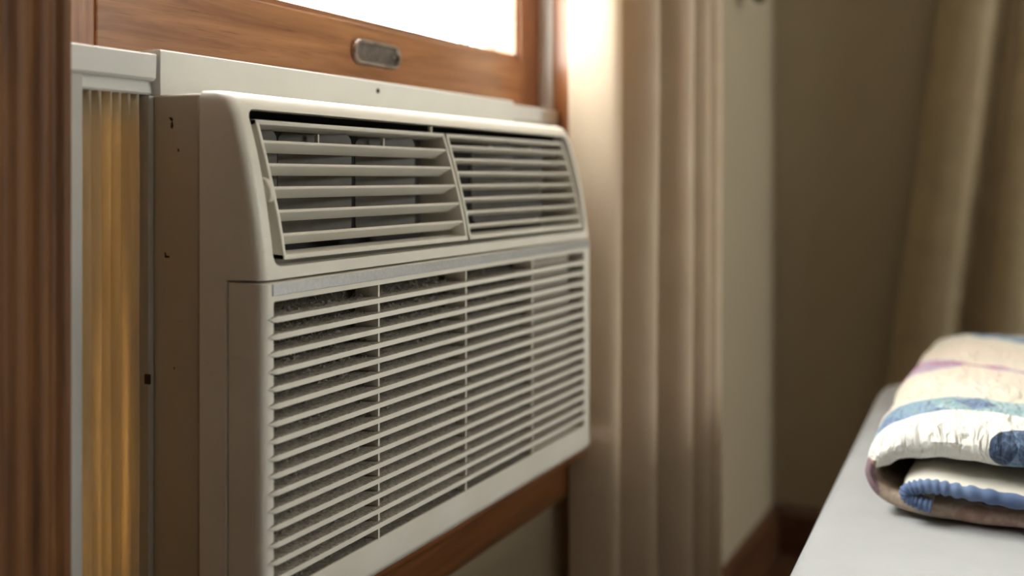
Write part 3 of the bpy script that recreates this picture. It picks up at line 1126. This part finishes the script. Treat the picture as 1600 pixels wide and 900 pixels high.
# ------------------------------------------------------------------ folded quilt
QX = 1.058
BH += 0.0025          # the quilt rests on the sheet
q_org = P(QX, 0.0, BH)
qt = thing('folded_quilt', 'folded patchwork quilt in cream, blue and pink on the white bed', 'quilt', q_org)


def padded(name, line, thick, xf, xb, mat, nx=46, puff=0.0022, seed=0.0, round_back=True, sag=None, n=7):
    """line: plan of the folded sheet in the (y,h) section; extruded along x with rounded ends"""
    L = catmull(line, n)
    T = [interp(thick, i / (len(L) - 1)) for i in range(len(L))]
    loops = []
    for i, (y, h) in enumerate(L):
        a, b_ = L[max(i - 1, 0)], L[min(i + 1, len(L) - 1)]
        d = Vector((b_[0] - a[0], b_[1] - a[1])).normalized()
        nrm = Vector((-d.y, d.x))
        wdt = T[i] / 2
        loop = []

        def pt(x, off):
            g = noise.noise(Vector((x * 38 + seed, y * 38, h * 38 + off * 60))) * puff
            g += noise.noise(Vector((x * 9 + seed, y * 9, h * 9))) * puff * 1.6
            o2 = off + (g if off >= 0 else -g)
            hh = h + nrm.y * o2
            if sag:
                hh += sag(x, y, h)
            return P(x, y + nrm.x * o2, BH + hh)
        for k in range(nx + 1):
            x = xf + wdt + (xb - xf - 2 * wdt) * (k / nx)
            loop.append(pt(x, wdt))
        for k in range(1, 8):
            a_ = R(90 - 180 * k / 8)
            loop.append(pt(xb - wdt + wdt * math.cos(a_), wdt * math.sin(a_)))
        for k in range(nx + 1):
            x = xb - wdt - (xb - xf - 2 * wdt) * (k / nx)
            loop.append(pt(x, -wdt))
        for k in range(1, 8):
            a_ = R(-90 - 180 * k / 8)
            loop.append(pt(xf + wdt + wdt * math.cos(a_), wdt * math.sin(a_)))
        loops.append(loop)
    return MB().loft(loops).build(name, mat, qt, smooth=80, recalc=True)


def sag_top(x, y, h):
    # the pile slumps a little towards its far end and towards the window side
    return -0.010 * max(0, (x - 1.45) / 0.3) ** 2 - 0.004 * max(0, h - 0.03) / 0.05 * max(0, (1.12 - x) / 0.07)


bottom = padded('lower_layer', [(-0.45, 0.0085), (-0.2, 0.0085), (0.0, 0.0085), (0.08, 0.0085), (0.115, 0.0110), (0.136, 0.0205), (0.146, 0.035), (0.143, 0.050)],
                [(0, 0.013), (1, 0.012)], QX, 1.745, M['under'], seed=3)
top = padded('top_layer', [(-0.45, 0.070), (-0.2, 0.072), (-0.02, 0.0735), (0.06, 0.0745), (0.10, 0.0725), (0.125, 0.064), (0.138, 0.051), (0.1425, 0.043)],
             [(0, 0.038), (0.70, 0.038), (0.86, 0.029), (1, 0.012)], QX + 0.002, 1.77, M['quilt'], seed=8, sag=sag_top, puff=0.0034)
top['label'] = 'cream top layer pieced with blue and pink print arcs'
flap_line = [(-0.45, 0.030), (-0.2, 0.0315), (-0.02, 0.0335), (0.055, 0.0385), (0.088, 0.0405), (0.106, 0.035), (0.111, 0.0265), (0.103, 0.0195), (0.088, 0.0165)]
flap = padded('inner_flap', flap_line, [(0, 0.010), (1, 0.008)], QX - 0.012, 1.70, M['flap'], seed=21, puff=0.0022, sag=lambda x, y, h: -0.005 * max(0, (QX + 0.02 - x) / 0.04) * max(0, h - 0.02) / 0.02)
# blue binding sewn along the flap's front edge, drawn in by its stitches
bl = catmull(flap_line, 14)
pts, rad = [], []
for i, (y, h) in enumerate(bl):
    pts.append(P(QX - 0.0095, y, BH + h - 0.0012 - 0.005 * max(0, h - 0.02) / 0.02))
    rad.append(0.0066 + 0.0009 * math.sin(i * 1.55) + 0.0006 * noise.noise(Vector((i * 0.7, 0, 0))))
MB().tube(pts, rad, 10).build('binding', M['binding'], qt, smooth=80)['label'] = 'blue puckered cotton binding'
